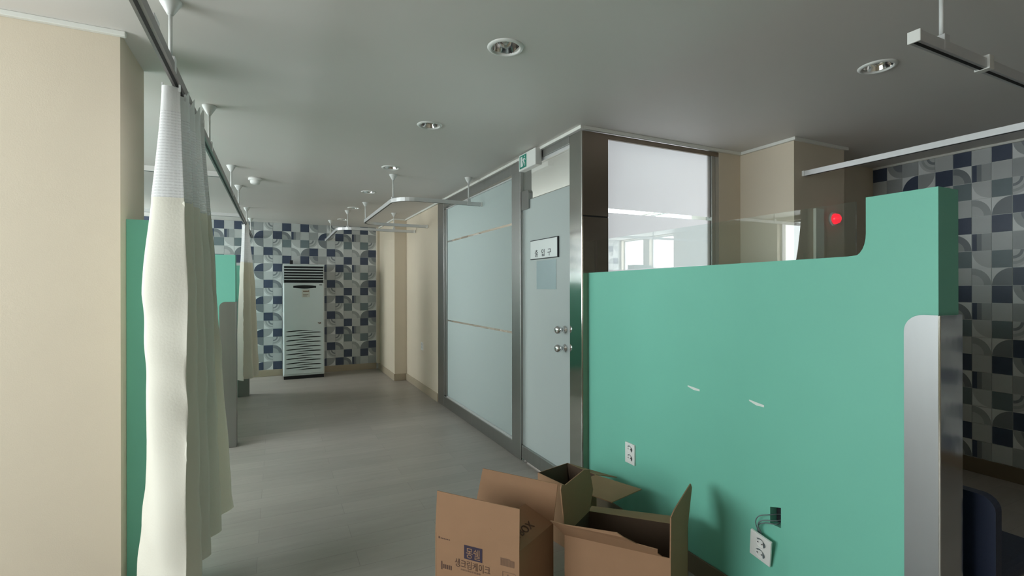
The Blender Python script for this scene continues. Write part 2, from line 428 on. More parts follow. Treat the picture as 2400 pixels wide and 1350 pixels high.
# ceiling mouldings
def trim(n, lo, hi): tag(box('trim_%d' % n, lo, hi, M['trim'], None, .003), 'white ceiling moulding', kind='structure')
trim(2, (XG - .022, 2.578, 2.378), (XG, 7.25, H)); trim(3, (XG, 2.578, 2.378), (3.2, 2.6, H))
trim(4, (3.178, 2.148, 2.378), (3.2, 2.578, H)); trim(5, (3.2, 2.148, 2.378), (3.792, 2.17, H))
trim(6, (-1.142, 2.428, 2.380), (-.543, 2.45, H)); trim(7, (X1 - .018, YB, 2.382), (X1, 2.44, H))
trim(8, (1.551, 7.228, 2.378), (XG - .022, 7.25, H)); trim(9, (1.551, 7.25, 2.378), (1.573, 8.4, H))
# skirting
def skirt(side, lo, hi, mt='base'): tag(box('baseboard_' + side, lo, hi, M[mt], None, .004), 'brown skirting board', kind='structure')
skirt('far', (X0, 8.486, 0), (1.53, 8.5, .10)); skirt('corridor', (XG - .013, 5.67, 0), (XG, 7.25, .10))
skirt('pilaster', (1.560, 7.237, 0), (1.573, 8.486, .10)); skirt('pilaster_front', (1.573, 7.237, 0), (XG - .013, 7.25, .10))
skirt('right', (X1 - .014, YB, 0), (X1, 2.44, .11), 'base_dark'); skirt('recess', (3.77, 2.427, 0), (X1 - .014, 2.44, .11), 'base_dark')
skirt('entrance', (3.2, 2.157, 0), (3.77, 2.17, .11), 'base_dark'); skirt('entrance_side', (3.187, 2.17, 0), (3.2, 2.6, .11), 'base_dark')

# ------------------------------------------------------------------ patterned tiles
CEN = {'TL': (0, 1, 270, 360), 'TR': (1, 1, 180, 270), 'BL': (0, 0, 0, 90), 'BR': (1, 0, 90, 180)}
W_, L_, MD, DK, TE, NV = range(6)
def band(c, r0, r1, n=9):
    cx, cy, a0, a1 = CEN[c]
    o = arc(cx, cy, r1, a0, a1, n)
    return o + (list(reversed(arc(cx, cy, r0, a0, a1, n))) if r0 > 0 else [(cx, cy)])
def rest(c, n=9):
    cx, cy, a0, a1 = CEN[c]
    return arc(cx, cy, 1, a0, a1, n) + [(1 - cx, 1 - cy)]
def motif(kind):
    k = kind.split(':')
    sq = lambda u0, u1, v0=0, v1=1: [(u0, v0), (u1, v0), (u1, v1), (u0, v1)]
    if k[0] == 'plain': return [(sq(0, 1), int(k[1]))]
    if k[0] == 'grad': return [(sq(0, .25), NV), (sq(.25, .5), DK), (sq(.5, 1), MD)]
    if k[0] == 'q': return [(band(k[1], 0, 1), int(k[2])), (rest(k[1]), W_)]
    if k[0] == 'qs': return [(band(k[1], 0, .62), int(k[2])), (band(k[1], .62, 1), int(k[3])), (rest(k[1]), W_)]
    if k[0] == 'ring': return [(band(k[1], 0, .36), L_), (band(k[1], .36, .52), DK), (band(k[1], .52, .68), L_), (band(k[1], .68, .84), MD), (band(k[1], .84, 1), L_), (rest(k[1]), W_)]
PAT = {'A': ['qs:TR:3:2', 'plain:2', 'ring:TL', 'plain:5'], 'B': ['plain:5', 'plain:1', 'plain:4', 'q:BR:3'], 'C': ['plain:1', 'grad', 'q:TR:1', 'qs:BL:1:2'],
       'D': ['plain:5', 'qs:BL:2:3', 'plain:4', 'plain:1'], 'E': ['plain:1', 'plain:5', 'ring:TL', 'qs:BL:2:3'], 'F': ['ring:TR', 'q:TL:2', 'plain:1', 'plain:5'], 'G': ['plain:2', 'q:BR:5', 'q:TR:3', 'plain:1']}
SEQ = 'GFEDCBA'
def tile_geo(kind, uw, vh, P):
    """verts and faces of one printed tile; P(u, v, d) maps to space, d = proud of the wall"""
    V, F, MI = [], [], []
    T = .006
    for poly, mi in motif(kind):
        b = len(V); V += [P(u * uw, v * vh, T) for u, v in poly]; F.append(tuple(range(b, len(V)))); MI.append(mi)
    b = len(V); ring = [(0, 0), (1, 0), (1, 1), (0, 1)]
    V += [P(u * uw, v * vh, T) for u, v in ring] + [P(u * uw, v * vh, 0) for u, v in ring]
    for i in range(4):
        j = (i + 1) % 4; F.append((b + i, b + 4 + i, b + 4 + j, b + j)); MI.append(6)
    return V, F, MI
def tile_wall(parent, P, us, pw, z0, ph, rows, single, uv_dir):
    """us: list of (u start, letter); single(u, row) -> True when built as a tile of its own"""
    g = .0035; cache = {}; SV, SF, SM = [], [], []
    org = ORG[parent.name]
    for u0, let in us:
        for r in range(rows):
            z = z0 - (r + 1) * ph; kind = PAT[let][r % 4]
            if single(u0, r):
                if kind not in cache:
                    V, F, MI = tile_geo(kind, pw - g, ph - g, lambda u, v, d: P(u, v, d, True))
                    me = bpy.data.meshes.new('tile'); me.from_pydata(V, [], F)
                    for mt in TILE_MATS: me.materials.append(mt)
                    for p, i in zip(me.polygons, MI): p.material_index = i
                    bm = bmesh.new(); bm.from_mesh(me); bm.normal_update()
                    nd = Vector(P(0, 0, 1, True)) - Vector(P(0, 0, 0, True))
                    bad = [f for f in bm.faces if f.material_index != 6 and f.normal.dot(nd) < 0]
                    bmesh.ops.reverse_faces(bm, faces=bad); bm.to_mesh(me); bm.free()
                    cache[kind] = me
                o = bpy.data.objects.new('tile', cache[kind]); COL.objects.link(o); o.parent = parent
                o.location = Vector(P(u0 + g / 2, z + g / 2, 0, False)) - org
            else:
                V, F, MI = tile_geo(kind, pw - g, ph - g, lambda u, v, d: Vector(P(u, v, d, True)) + Vector(P(u0 + g / 2, z + g / 2, 0, False)))
                b = len(SV); SV += V; SF += [tuple(i + b for i in f) for f in F]; SM += MI
    if SV:
        o = raw('tile_field', SV, SF, TILE_MATS, parent, SM); o['kind'] = 'stuff'
PWF, PHF = .1317, 2.298 / 18
usF = []
u, i = 1.5565 - PWF, 0
while u > -2.98:
    usF.append((u, SEQ[::-1][i % 7])); u -= PWF; i += 1
def PF(u, v, d, rel): return (u, -d, v) if rel else (u, Y1 - d, v)
usF = [(a, b) for a, b in usF if a + PWF <= 1.53 or True]
# the last column would run under the corner trim: it is cut there in the photograph too
tile_wall(wall_far, PF, [(a - .0265, b) for a, b in usF], PWF, H - .001, PHF, 18, lambda u, r: u > -.85 and not (.06 < u < .58 and r > 5), None)
PWR, PHR = .1115, 2.285 / 18
usR = []
u, i = -2.4435, 0
L7 = 'BAGFEDC'
while -u > YB + PWR:
    usR.append((u, L7[i % 7])); u += PWR; i += 1
def PR(u, v, d, rel): return (-d, -u, v) if rel else (X1 - d, -u, v)
tile_wall(wall_right, PR, usR, PWR, H - .002, PHR, 18, lambda u, r: -u > 1.3, None)

# ------------------------------------------------------------------ glazed room front: window_1, door_1, window_2, window_3, posts
def steel_post(name, lo, hi, label, mt='steel'):
    return tag(box(name, lo, hi, M[mt], None, .004), label, kind='structure')
steel_post('trim_10', (XG, 2.60, 0), (1.957, 2.745, 2.378), 'wide mirror-polished steel corner post', 'mirror')
pf = bpy.data.objects['trim_10']
box('face_sheet', (XG + .006, 2.5965, 1.835), (1.955, 2.5995, 2.372), M['post_face'], pf, .001)
box('face_sheet', (XG + .006, 2.5965, .01), (1.955, 2.5995, 1.826), M['post_face'], pf, .001)
box('face_joint', (XG + .008, 2.598, 1.826), (1.953, 2.5998, 1.835), M['slot'], pf)
steel_post('trim_11', (XG - .004, 3.46, 0), (XG + .10, 3.62, 2.378), 'steel post between door and frosted window')
steel_post('trim_12', (XG - .004, 5.44, 0), (XG + .10, 5.66, 2.378), 'steel end post of the frosted window')
# frosted fixed window along the corridor
e = empty('window_1', (XG + .03, 4.53, 0), 'large frosted fixed window along the corridor', kind='structure')
box('bottom_rail', (XG - .002, 3.62, 0), (XG + .08, 5.44, .115), M['steel'], e, .003)
box('bead', (XG + .004, 3.62, .115), (XG + .02, 5.44, .135), M['alu'], e, .002)
box('top_rail', (XG - .002, 3.62, 2.30), (XG + .08, 5.44, 2.378), M['steel'], e, .003)
box('bead', (XG + .004, 3.62, 2.272), (XG + .02, 5.44, 2.285), M['alu'], e, .002)
box('stile', (XG + .004, 5.36, .115), (XG + .05, 5.44, 2.30), M['steel'], e, .003)
box('pane', (XG + .022, 3.62, .115), (XG + .032, 5.36, 2.30), M['glass'], e)
for z0, z1 in ((.115, .990), (1.008, 1.892), (1.912, 2.29)):
    raw('frost_film', [(XG + .020, 3.62, z0), (XG + .020, 5.36, z0), (XG + .020, 5.36, z1), (XG + .020, 3.62, z1)], [(0, 1, 2, 3)], M['frost'], e)
# clear light above the door
e = empty('window_3', (XG + .03, 3.1, 2.06), 'clear glass light above the frosted door', kind='structure')
box('pane', (XG + .02, 2.745, 2.058), (XG + .03, 3.46, 2.30), M['glass'], e)
box('top_rail', (XG - .002, 2.745, 2.325), (XG + .08, 3.46, 2.378), M['steel'], e, .003)
box('bead', (XG + .006, 2.745, 2.30), (XG + .04, 3.46, 2.325), M['alu'], e, .002)
# door
e = empty('door_1', (XG + .03, 3.1, 0), 'frosted glass swing door with steel kick rail', kind='structure')
box('glass_leaf', (XG + .016, 2.752, .125), (XG + .028, 3.452, 2.055), M['glass'], e)
raw('frost_film', [(XG + .0145, 2.752, .125), (XG + .0145, 3.452, .125), (XG + .0145, 3.452, 2.054), (XG + .0145, 2.752, 2.054)], [(0, 1, 2, 3)], M['frost_door'], e)
box('top_edge', (XG + .012, 2.752, 2.0545), (XG + .030, 3.452, 2.0575), M['steel_dark'], e)
box('kick_rail', (XG - .002, 2.755, .02), (XG + .045, 3.45, .125), M['steel'], e, .004)
prism('patch_fitting', [(3.46, 1.985), (3.335, 1.985)] + arc(3.36, 2.105, .028, 180, 90, 5) + [(3.46, 2.133)], 'x', XG + .004, XG + .040, M['steel_dark'], e)
box('floor_pivot', (XG + .0, 3.40, 0), (XG + .035, 3.45, .019), M['chrome'], e, .003)
for zz in (1.087, .962):
    k = lathe('door_knob', [(0, -.075), (.018, -.074), (.027, -.064), (.029, -.052), (.022, -.036), (.013, -.024), (.012, -.006), (.026, -.004), (.027, .004), (0, .004)], (XG + .014, 2.825, zz), M['chrome'], e, 24, 'x')
# plate on the door
s = empty('door_sign', (XG + .006, 3.1, 1.589), 'white entrance plate with black lettering on the frosted door', 'sign')
box('sign_plate', (XG + .002, 2.905, 1.589), (XG + .013, 3.30, 1.725), M['sign_white'], s, .002)
boxes('sign_edge', [((XG + .001, 2.897, 1.584), (XG + .0135, 2.905, 1.730)), ((XG + .001, 2.905, 1.725), (XG + .0135, 3.30, 1.730)), ((XG + .001, 2.905, 1.584), (XG + .0135, 3.30, 1.589))], M['sign_black'], s)
for ch, yy in (('출', 3.205), ('입', 3.105), ('구', 3.015)):
    text('sign_letter', ch, .058, (XG + .0015, yy + .026, 1.606), (0, -1, 0), (0, 0, 1), M['sign_black'], s, .0008)
box('tinted_panel', (XG + .0120, 2.937, 1.36), (XG + .0140, 3.222, 1.572), M['tint'], e)['label'] = 'blue-grey rectangle of tinted film on the door'
# side window
e = empty('window_2', (2.45, 2.63, 0), 'bright white frosted side window of the glazed room', kind='structure')
box('apron', (1.957, 2.602, 0), (2.972, 2.66, .9), M['steel_dark'], e, .003)
box('top_rail', (1.957, 2.602, 2.345), (2.972, 2.68, 2.378), M['post_face'], e, .003)
box('jamb', (2.900, 2.602, .9), (2.935, 2.66, 2.345), M['steel_dark'], e, .003)
box('jamb', (2.935, 2.602, .9), (2.972, 2.68, 2.345), M['steel'], e, .003)
box('pane', (1.957, 2.622, .9), (2.900, 2.632, 2.345), M['glass'], e)
for z0, z1 in ((.9, 1.868), (1.893, 2.345)):
    raw('frost_film', [(1.957, 2.620, z0), (2.900, 2.620, z0), (2.900, 2.620, z1), (1.957, 2.620, z1)], [(0, 1, 2, 3)], M['frost_side'], e)

# ------------------------------------------------------------------ mint green partition on the right with glass screen and steel guard
XP = 1.80
p = empty('green_partition', (XP + .06, 1.68, 0), 'long mint green partition with clear glass screen on its lower part', 'partition')
out = [(2.598, 0), (2.598, 1.466), (1.028, 1.478)] + [(1.005 - .039 * math.sin(R(a)) , 1.478 + .075 * (1 - math.cos(R(a)))) for a in range(15, 91, 15)] + [(.966, 1.675), (.765, 1.675), (.765, 0)]
hole = [(1.324, .415), (1.277, .415), (1.277, .496), (1.324, .482)]
prism('panel', out, 'x', XP, XP + .12, M['green'], p, [hole])
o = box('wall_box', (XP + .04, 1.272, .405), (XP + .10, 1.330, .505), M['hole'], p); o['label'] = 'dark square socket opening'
box('baseboard', (XP - .010, .86, 0), (XP - .001, 2.597, .095), M['base_dark'], p, .003)
gl = box('glass_screen', (XP + .056, 1.03, 1.478), (XP + .064, 2.58, 1.676), M['glass'], p); gl['label'] = 'clear frameless glass screen'
gz = [(.763, .0), (.852, 0), (.852, 1.225)] + arc(.800, 1.233, .052, 0, 90, 7) + [(.763, 1.285)]
prism('steel_guard', gz, 'x', XP - .007, XP - .0005, M['guard'], p)
box('guard_end', (XP - .007, .757, 0), (XP + .127, .7645, 1.285), M['mirror'], p, .002)
for (ya, yb, zc, dz) in ((1.762, 1.688, .891, -.004), (1.420, 1.350, .892, -.006)):
    o = raw('scuff_mark', [(XP - .0012, ya, zc + .005), (XP - .0012, ya, zc - .001), (XP - .0012, (ya + yb) / 2, zc - .007 + dz), (XP - .0012, yb, zc - .007 + dz), (XP - .0012, yb, zc + .002 + dz), (XP - .0012, (ya + yb) / 2, zc + .006 + dz)], [(0, 1, 2, 3, 4, 5)], M['scuff'], p)

# socket outlets
def outlet(name, label, w_, h_, parent_loc):
    """double socket plate in the local frame: face towards -x, y across, z up (origin at its back centre)"""
    o = empty(name, (0, 0, 0), label, 'socket')
    bm = bmesh.new(); add_box(bm, (-.010, -w_ / 2, -h_ / 2), (0, w_ / 2, h_ / 2), .002)
    from_bm('face_plate', bm, M['white_plastic'], o)
    for s in (-1, 1):
        r = h_ * .19
        lathe('socket_well', [(r * 1.02, -.0104), (r, -.0112), (r * .93, -.0108), (r * .90, -.0102), (r * .5, -.0101), (0, -.0101)], (0, 0, s * h_ * .215), M['white_plastic'], o, 20, 'x', True)
        # shade inside the well, painted as a dark crescent on the nearly flat face
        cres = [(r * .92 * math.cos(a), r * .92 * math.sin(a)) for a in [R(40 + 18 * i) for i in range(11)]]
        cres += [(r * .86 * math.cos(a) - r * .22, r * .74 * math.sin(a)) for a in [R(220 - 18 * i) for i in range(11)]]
        raw('well_shade', [(-.0125, -yy if False else yy, zz + s * h_ * .215) for yy, zz in cres], [tuple(range(len(cres)))], M['wire'], o)
        for q in (-1, 1):
            lathe('pin_hole', [(.0028, -.0128), (0, -.0128)], (0, q * .0095, s * h_ * .215), M['slot'], o, 8, 'x', False)
    return o
o1 = outlet('power_outlet', 'white double socket fixed low on the green partition beside the steel post', .080, .115, None)
o1.location = (XP - .0002, 2.185, .436)
o2 = outlet('power_outlet', 'white double socket hanging loose by its wires from the green partition', .092, .118, None)
o2.location = (XP - .020, 1.348, .312); o2.rotation_euler = (R(11), R(-11), R(0))
o3 = outlet('power_outlet', 'small cream double socket on the corridor wall past the frosted window', .09, .10, None)
o3.location = (XG - .0002, 6.36, .597)
ORG[o2.name] = Vector((0, 0, 0))
for k, pts in enumerate([[(XP + .05, 1.305, .45), (XP - .005, 1.32, .452), (XP - .03, 1.35, .44), (XP - .025, 1.372, .405), (XP - .012, 1.366, .36)],
                         [(XP + .05, 1.29, .435), (XP - .006, 1.30, .436), (XP - .030, 1.335, .428), (XP - .030, 1.357, .40), (XP - .012, 1.352, .36)],
                         [(XP + .05, 1.30, .425), (XP - .004, 1.295, .424), (XP - .02, 1.33, .418), (XP - .022, 1.362, .395), (XP - .011, 1.360, .355)]]):
    # smooth the wire
    P3 = [Vector(q) for q in pts]; sm = []
    for i in range(len(P3) - 1):
        a, b, c, d = P3[max(i - 1, 0)], P3[i], P3[i + 1], P3[min(i + 2, len(P3) - 1)]
        for t in (0, .25, .5, .75):
            sm.append(.5 * ((2 * b) + (c - a) * t + (2 * a - 5 * b + 4 * c - d) * t * t + (3 * b - a - 3 * c + d) * t ** 3))
    sm.append(P3[-1])
    wv = tube('wire', sm, .0022, M['wire'], p)

# ------------------------------------------------------------------ mint green bed partitions on the left
def bed_partition(yf, x0, label, low=True):
    e = empty('bed_partition', ((x0 - .32) / 2, yf + .06, 0), label, 'partition')
    xe, xt = -.32, -.60
    if low:
        out = [(x0, 0), (x0, 1.47), (xt - .06, 1.47)] + [(xt - .06 + .06 * math.sin(R(a)), 1.53 - .06 * math.cos(R(a))) for a in range(15, 91, 15)] + [(xt, 1.66), (xe, 1.66), (xe, 0)]
        box('glass_screen', (x0, yf + .056, 1.47), (xt - .06, yf + .064, 1.655), M['glass'], e)
    else:
        out = [(x0, 0), (x0, 1.66), (xe, 1.66), (xe, 0)]
    prism('panel', out, 'y', yf, yf + .12, M['green'], e)
    g = [(-.318, 0), (-.318, 1.255)] + arc(-.395, 1.210, .045, 90, 180, 7) + [(-.440, 0)]
    prism('steel_guard', g, 'y', yf - .007, yf - .0005, M['steel_dark'], e)
    box('guard_end', (-.3195, yf - .007, 0), (-.313, yf + .127, 1.255), M['steel_dark'], e, .002)
    return e
bed_partition(2.53, -.564, 'short mint green partition joined to the cream pillar behind the curtain', False)
bed_partition(4.83, XW, 'mint green bed partition with steel edge behind the large curtain')
bed_partition(7.03, XW, 'farthest bed partition with steel edge, behind the small curtain')

# ------------------------------------------------------------------ curtain rails
ZR0, ZR1 = 2.142, 2.176
def hanger(parent, x, y):
    h = tube('hanger', [(x, y, ZR1 - .004), (x, y, H - .03)], .0065, M['rod'], parent, 10)
    lathe('ceiling_cap', [(0, -.052), (.010, -.052), (.013, -.046), (.030, -.016), (.036, -.004), (.036, 0), (0, 0)], (x, y, H), M['rod'], h, 20)
    box('bracket', (x - .016, y - .016, ZR1 - .03), (x + .016, y + .016, ZR1 + .022), M['alu'], h, .002)
def rail(pts, label, hangers, w_=.024, caps=(), mt='alu'):
    c = pts[len(pts) // 2]
    e = empty('curtain_rail', (c[0], c[1], ZR0), label, 'curtain rail')
    sweep('rail_profile', pts, w_, ZR0, ZR1, M[mt], e)
    sweep('runner_slot', pts, w_ * .34, ZR0 - .0012, ZR0 + .002, M['slot'], e)
    for x, y in hangers: hanger(e, x, y)
    for (x, y, dx, dy) in caps:
        box('end_cap', (x - dx, y - dy, ZR0 - .002), (x + dx, y + dy, ZR1 + .002), M['white_plastic'], e, .002)
    return e
XL = -.34
r_ = rail([(XL, .4), (XL, 8.46)], 'long straight curtain rail over the bed openings on the left', [(XL, y) for y in (.95, 2.10, 3.217, 4.70, 5.57, 7.06, 8.10)], .030, mt='alu_dull')
box('joint_tab', (XL - .004, 1.83, ZR1 - .01), (XL + .004, 1.90, ZR1 + .045), M['alu'], r_, .002)
rail([(XW + .01, 3.92), (XL - .0175, 3.92)], 'short cross rail from the long left rail, nearer of the two', [(-1.7, 3.92)])
rail([(XW + .01, 6.02), (XL - .0175, 6.02)], 'short cross rail from the long left rail, farther of the two', [(-1.7, 6.02)])
u1 = [(1.752, 4.27)] + [(1.14, 4.27)] + arc(1.14, 4.47, .20, 270, 180, 8)[1:] + [(.94, 5.90)] + arc(1.14, 5.90, .20, 180, 90, 8)[1:] + [(1.735, 6.10)]
rail(u1, 'U-shaped curtain rail in front of the frosted window', [(.955, 4.45), (1.615, 4.27), (.96, 6.02)], caps=[(1.742, 4.27, .008, .014), (1.735, 6.10, .012, .02)])
u2 = [(1.735, 6.72), (.93, 6.72)] + arc(.93, 6.92, .20, 270, 180, 8)[1:] + [(.73, 8.47)]
rail(u2, 'curved curtain rail beside the far tiled wall', [(.85, 6.76), (.74, 7.84), (1.45, 6.72)], caps=[(1.735, 6.72, .012, .02), (.73, 8.47, .02, .012)])
u3 = [(1.812, .83), (3.10, .83)] + arc(3.10, 1.03, .20, 270, 360, 8)[1:] + [(3.30, 2.165)]
r3 = rail(u3, 'curtain rail looping round the dark bay at right', [(1.975, .83), (3.22, .90)], .030, caps=[(1.809, .83, .004, .018), (3.30, 2.16, .02, .008)])
box('joint_sleeve', (2.250, .808, ZR0 - .003), (2.284, .852, ZR1 + .012), M['white_plastic'], r3, .002)

# ------------------------------------------------------------------ curtains
def spline(ctrl, per=7):
    out = []
    n = len(ctrl)
    for i in range(n - 1):
        a, b, c, d = ctrl[max(i - 1, 0)], ctrl[i], ctrl[i + 1], ctrl[min(i + 2, n - 1)]
        for k in range(per):
            t = k / per
            out.append(tuple(.5 * (2 * b[j] + (c[j] - a[j]) * t + (2 * a[j] - 5 * b[j] + 4 * c[j] - d[j]) * t * t + (3 * b[j] - a[j] - 3 * c[j] + d[j]) * t ** 3) for j in range(2)))
    out.append(tuple(ctrl[-1])); return out
def curtain(label, top, mid, bot, zt, zh, zm, zb, hem=None, wr=1.0):
    T, Md, B = spline(top), spline(mid), spline(bot); n = len(T)
    e = empty('curtain', (sum(q[0] for q in Md) / n, sum(q[1] for q in Md) / n, zb), label, 'curtain')
    zmid = 1.35
    rnd = random.Random(3)
    ph = [rnd.uniform(0, 6.28) for _ in range(8)]
    def at(i, z, zz):
        if z >= zmid:
            t = (z - zmid) / (zt - zmid); t = t * t * (3 - 2 * t) * .5 + t * .5
            x, y = Md[i][0] + (T[i][0] - Md[i][0]) * t, Md[i][1] + (T[i][1] - Md[i][1]) * t
        else:
            t = (zmid - z) / (zmid - zb)
            x, y = Md[i][0] + (B[i][0] - Md[i][0]) * t, Md[i][1] + (B[i][1] - Md[i][1]) * t
        if z < zm:
            # soft diagonal creases of the cloth
            s = i / n * 10
            k = (.0045 * math.sin(z * 26 + s * 3.1 + ph[0]) * max(0, math.sin(z * 7 + s * 1.7 + ph[1])) + .003 * math.sin(z * 13 - s * 2.3 + ph[2])) * wr
            x += k * .5; y += k
        return (x, y, zz)
    def sheet(name, za, zb_, rows, mt, hemf=None):
        V, F, UV = [], [], []
        for r in range(rows + 1):
            z = za + (zb_ - za) * r / rows
            for i in range(n):
                zz = z
                if hemf and r > rows * .5:
                    zz = z + hemf(i / (n - 1)) * (r / rows - .5) * 2
                if name == 'header_tape' and r < 2:
                    q_ = at(i, z, z)[0]; k_ = max(0, min(1, (q_ + .325) / .016))
                    zz += (.055 if r == 0 else .02) * k_ + (.008 * math.sin(i * .9) if r == 0 and k_ > .9 else 0)
                V.append(at(i, z, zz)); UV.append((i * .012, z))
        for r in range(rows):
            for i in range(n - 1):
                a = r * n + i; F.append((a, a + 1, a + n + 1, a + n))
        me = bpy.data.meshes.new(name); me.from_pydata(V, [], F)
        uv = me.uv_layers.new()
        for l in me.loops: uv.data[l.index].uv = UV[l.vertex_index]
        return link(name, me, mt, e, True)
    sheet('header_tape', zt, zh, 4, M['header'])
    sheet('net_panel', zh, zm, 16, M['net'])
    sheet('cloth_panel', zm + .006, zb, 60, M['curtain'], hem)
    for i in range(4, n, 9):
        q = at(i, zt, zt)
        box('hook', (q[0] - .003, q[1] - .003, zt - .015), (q[0] + .003, q[1] + .003, ZR0 + .004), M['rod'], e)
    return e
top1 = [(-.345, 2.46), (-.365, 2.36), (-.385, 2.21), (-.332, 2.210), (-.335, 2.222), (-.375, 2.27), (-.315, 2.33), (-.372, 2.38), (-.312, 2.45), (-.368, 2.51), (-.308, 2.58), (-.362, 2.64), (-.300, 2.645), (-.345, 2.63)]
mid1 = [(-.360, 2.52), (-.405, 2.38), (-.438, 2.17), (-.302, 2.120), (-.306, 2.138), (-.360, 2.22), (-.285, 2.28), (-.385, 2.35), (-.275, 2.43), (-.365, 2.49), (-.262, 2.59), (-.355, 2.66), (-.255, 2.69), (-.335, 2.70)]
bot1 = [(-.380, 2.56), (-.505, 2.40), (-.395, 2.22), (-.312, 2.165), (-.316, 2.185), (-.360, 2.27), (-.275, 2.34), (-.375, 2.42), (-.262, 2.53), (-.350, 2.61), (-.240, 2.74), (-.335, 2.82), (-.208, 2.98), (-.310, 3.10)]
curtain('tall ivory bed curtain with white net top, gathered beside the cream pillar', top1, mid1, bot1, 2.130, 2.035, 1.706, .16, lambda s: .04 * max(0, .2 - s) * 5 + .05 * s)
top2 = [(-.365, 6.62), (-.335, 6.55), (-.37, 6.64), (-.315, 6.68), (-.36, 6.74), (-.305, 6.80), (-.35, 6.88)]
mid2 = [(-.40, 6.60), (-.345, 6.45), (-.39, 6.56), (-.28, 6.60), (-.36, 6.70), (-.235, 6.78), (-.32, 6.92)]
bot2 = [(-.44, 6.58), (-.345, 6.42), (-.40, 6.54), (-.25, 6.58), (-.34, 6.70), (-.195, 6.78), (-.30, 6.94)]
curtain('small ivory bed curtain with net top at the far end of the left rail', top2, mid2, bot2, 2.130, 2.03, 1.68, .30, None, .8)

# ------------------------------------------------------------------ recessed ceiling lamps
def downlight(x, y, label):
    e = empty('downlight', (x, y, H), label, 'ceiling light', 'recessed ceiling lights')
    lathe('trim_ring', [(.0600, .004), (.0615, -.006), (.066, -.0085), (.074, -.005), (.0785, -.0005), (.0785, .001)], (x, y, H), M['white_plastic'], e, 36)
    lathe('reflector', [(.0605, .001), (.056, .020), (.046, .045), (.030, .062), (.016, .066)], (x, y, H), M['chrome'], e, 32)
    lathe('lamp', [(0, .012), (.008, .013), (.015, .022), (.017, .036), (.012, .055), (.012, .068), (0, .068)], (x, y, H), M['white_plastic'], e, 18)
    return e
LL = ['nearest recessed round ceiling light of the corridor row', 'second recessed round ceiling light of the corridor row, before the exit sign', 'third recessed round ceiling light of the corridor row, above the U-shaped rail',
      'fourth recessed round ceiling light of the corridor row, above the bend of the U-shaped rail', 'fifth recessed round ceiling light of the corridor row, near the curved rail', 'farthest recessed round ceiling light of the corridor row, before the tiled wall', 'lone recessed ceiling light over the dark bay beside the partition']
d0 = downlight(*LIGHTS[0], LL[0])
for (x, y), lb in zip(LIGHTS[1:], LL[1:]):
    copy_tree(d0, (x - LIGHTS[0][0], y - LIGHTS[0][1], 0), lb)
s = empty('smoke_detector', (-.178, 5.144, H), 'small white smoke detector on the ceiling beside the left rail', 'detector')
lathe('base_plate', [(0, 0), (.058, 0), (.058, -.016), (.054, -.022), (0, -.022)], (-.178, 5.144, H), M['white_plastic'], s, 24)
lathe('sensor_head', [(.040, -.022), (.043, -.030), (.040, -.048), (.030, -.056), (0, -.058)], (-.178, 5.144, H), M['white_plastic'], s, 24)

# ------------------------------------------------------------------ exit sign
s = empty('exit_sign', (XG - .04, 3.235, 2.27), 'green and white emergency exit sign box above the glass door', 'sign')
box('sign_case', (XG - .060, 3.105, 2.268), (XG - .005, 3.375, 2.392), M['white_plastic'], s, .006)
box('sign_face', (XG - .0630, 3.245, 2.282), (XG - .0595, 3.355, 2.380), M['sign_green'], s, .001)
def flat(name, polys, x, mt, parent):
    V, F = [], []
    for pl in polys:
        b = len(V); V += [(x, y, z) for y, z in pl]; F.append(tuple(range(b, len(V))))
    return raw(name, V, F, mt, parent)
yc, zc = 3.295, 2.331
def Q(pts): return [(yc - a * .045, zc + b * .045) for a, b in pts]
flat('pictogram', [Q([(-.95, -.85), (-.25, -.85), (-.25, .85), (-.95, .85)]),
                   Q([(.55 + .14 * math.cos(t * .785), .72 + .14 * math.sin(t * .785)) for t in range(8)]),
                   Q([(.05, .45), (.5, .52), (.42, -.05), (.05, -.05)]), Q([(.45, .48), (.95, .2), (.9, .08), (.42, .32)]), Q([(.08, .45), (-.35, .15), (-.3, .02), (.1, .28)]),
                   Q([(.05, -.05), (.25, -.05), (-.05, -.8), (-.22, -.75)]), Q([(.2, -.05), (.42, -.05), (.75, -.4), (.7, -.85), (.55, -.85), (.55, -.45)])], XG - .0635, M['sign_white'], s)

# ------------------------------------------------------------------ alarm lamp and duct on the entrance pier
s = empty('alarm_lamp', (3.632, 2.17, 1.865), 'glowing red dome alarm lamp on the cream pier', 'lamp')
lathe('mounting_ring', [(0, 0), (.050, 0), (.050, -.010), (.044, -.014), (.038, -.014)], (3.632, 2.17, 1.865), M['white_plastic'], s, 24, 'y')
lathe('red_lens', [(.038, -.012), (.038, -.026), (.032, -.042), (.018, -.053), (0, -.056)], (3.632, 2.17, 1.865), M['red_lamp'], s, 24, 'y')
s = tag(box('cable_duct', (3.405, 2.148, .11), (3.500, 2.1695, 1.927), M['beige_duct'], None, .004), 'pale vertical cable duct on the cream pier beside the alarm lamp', 'cable duct')

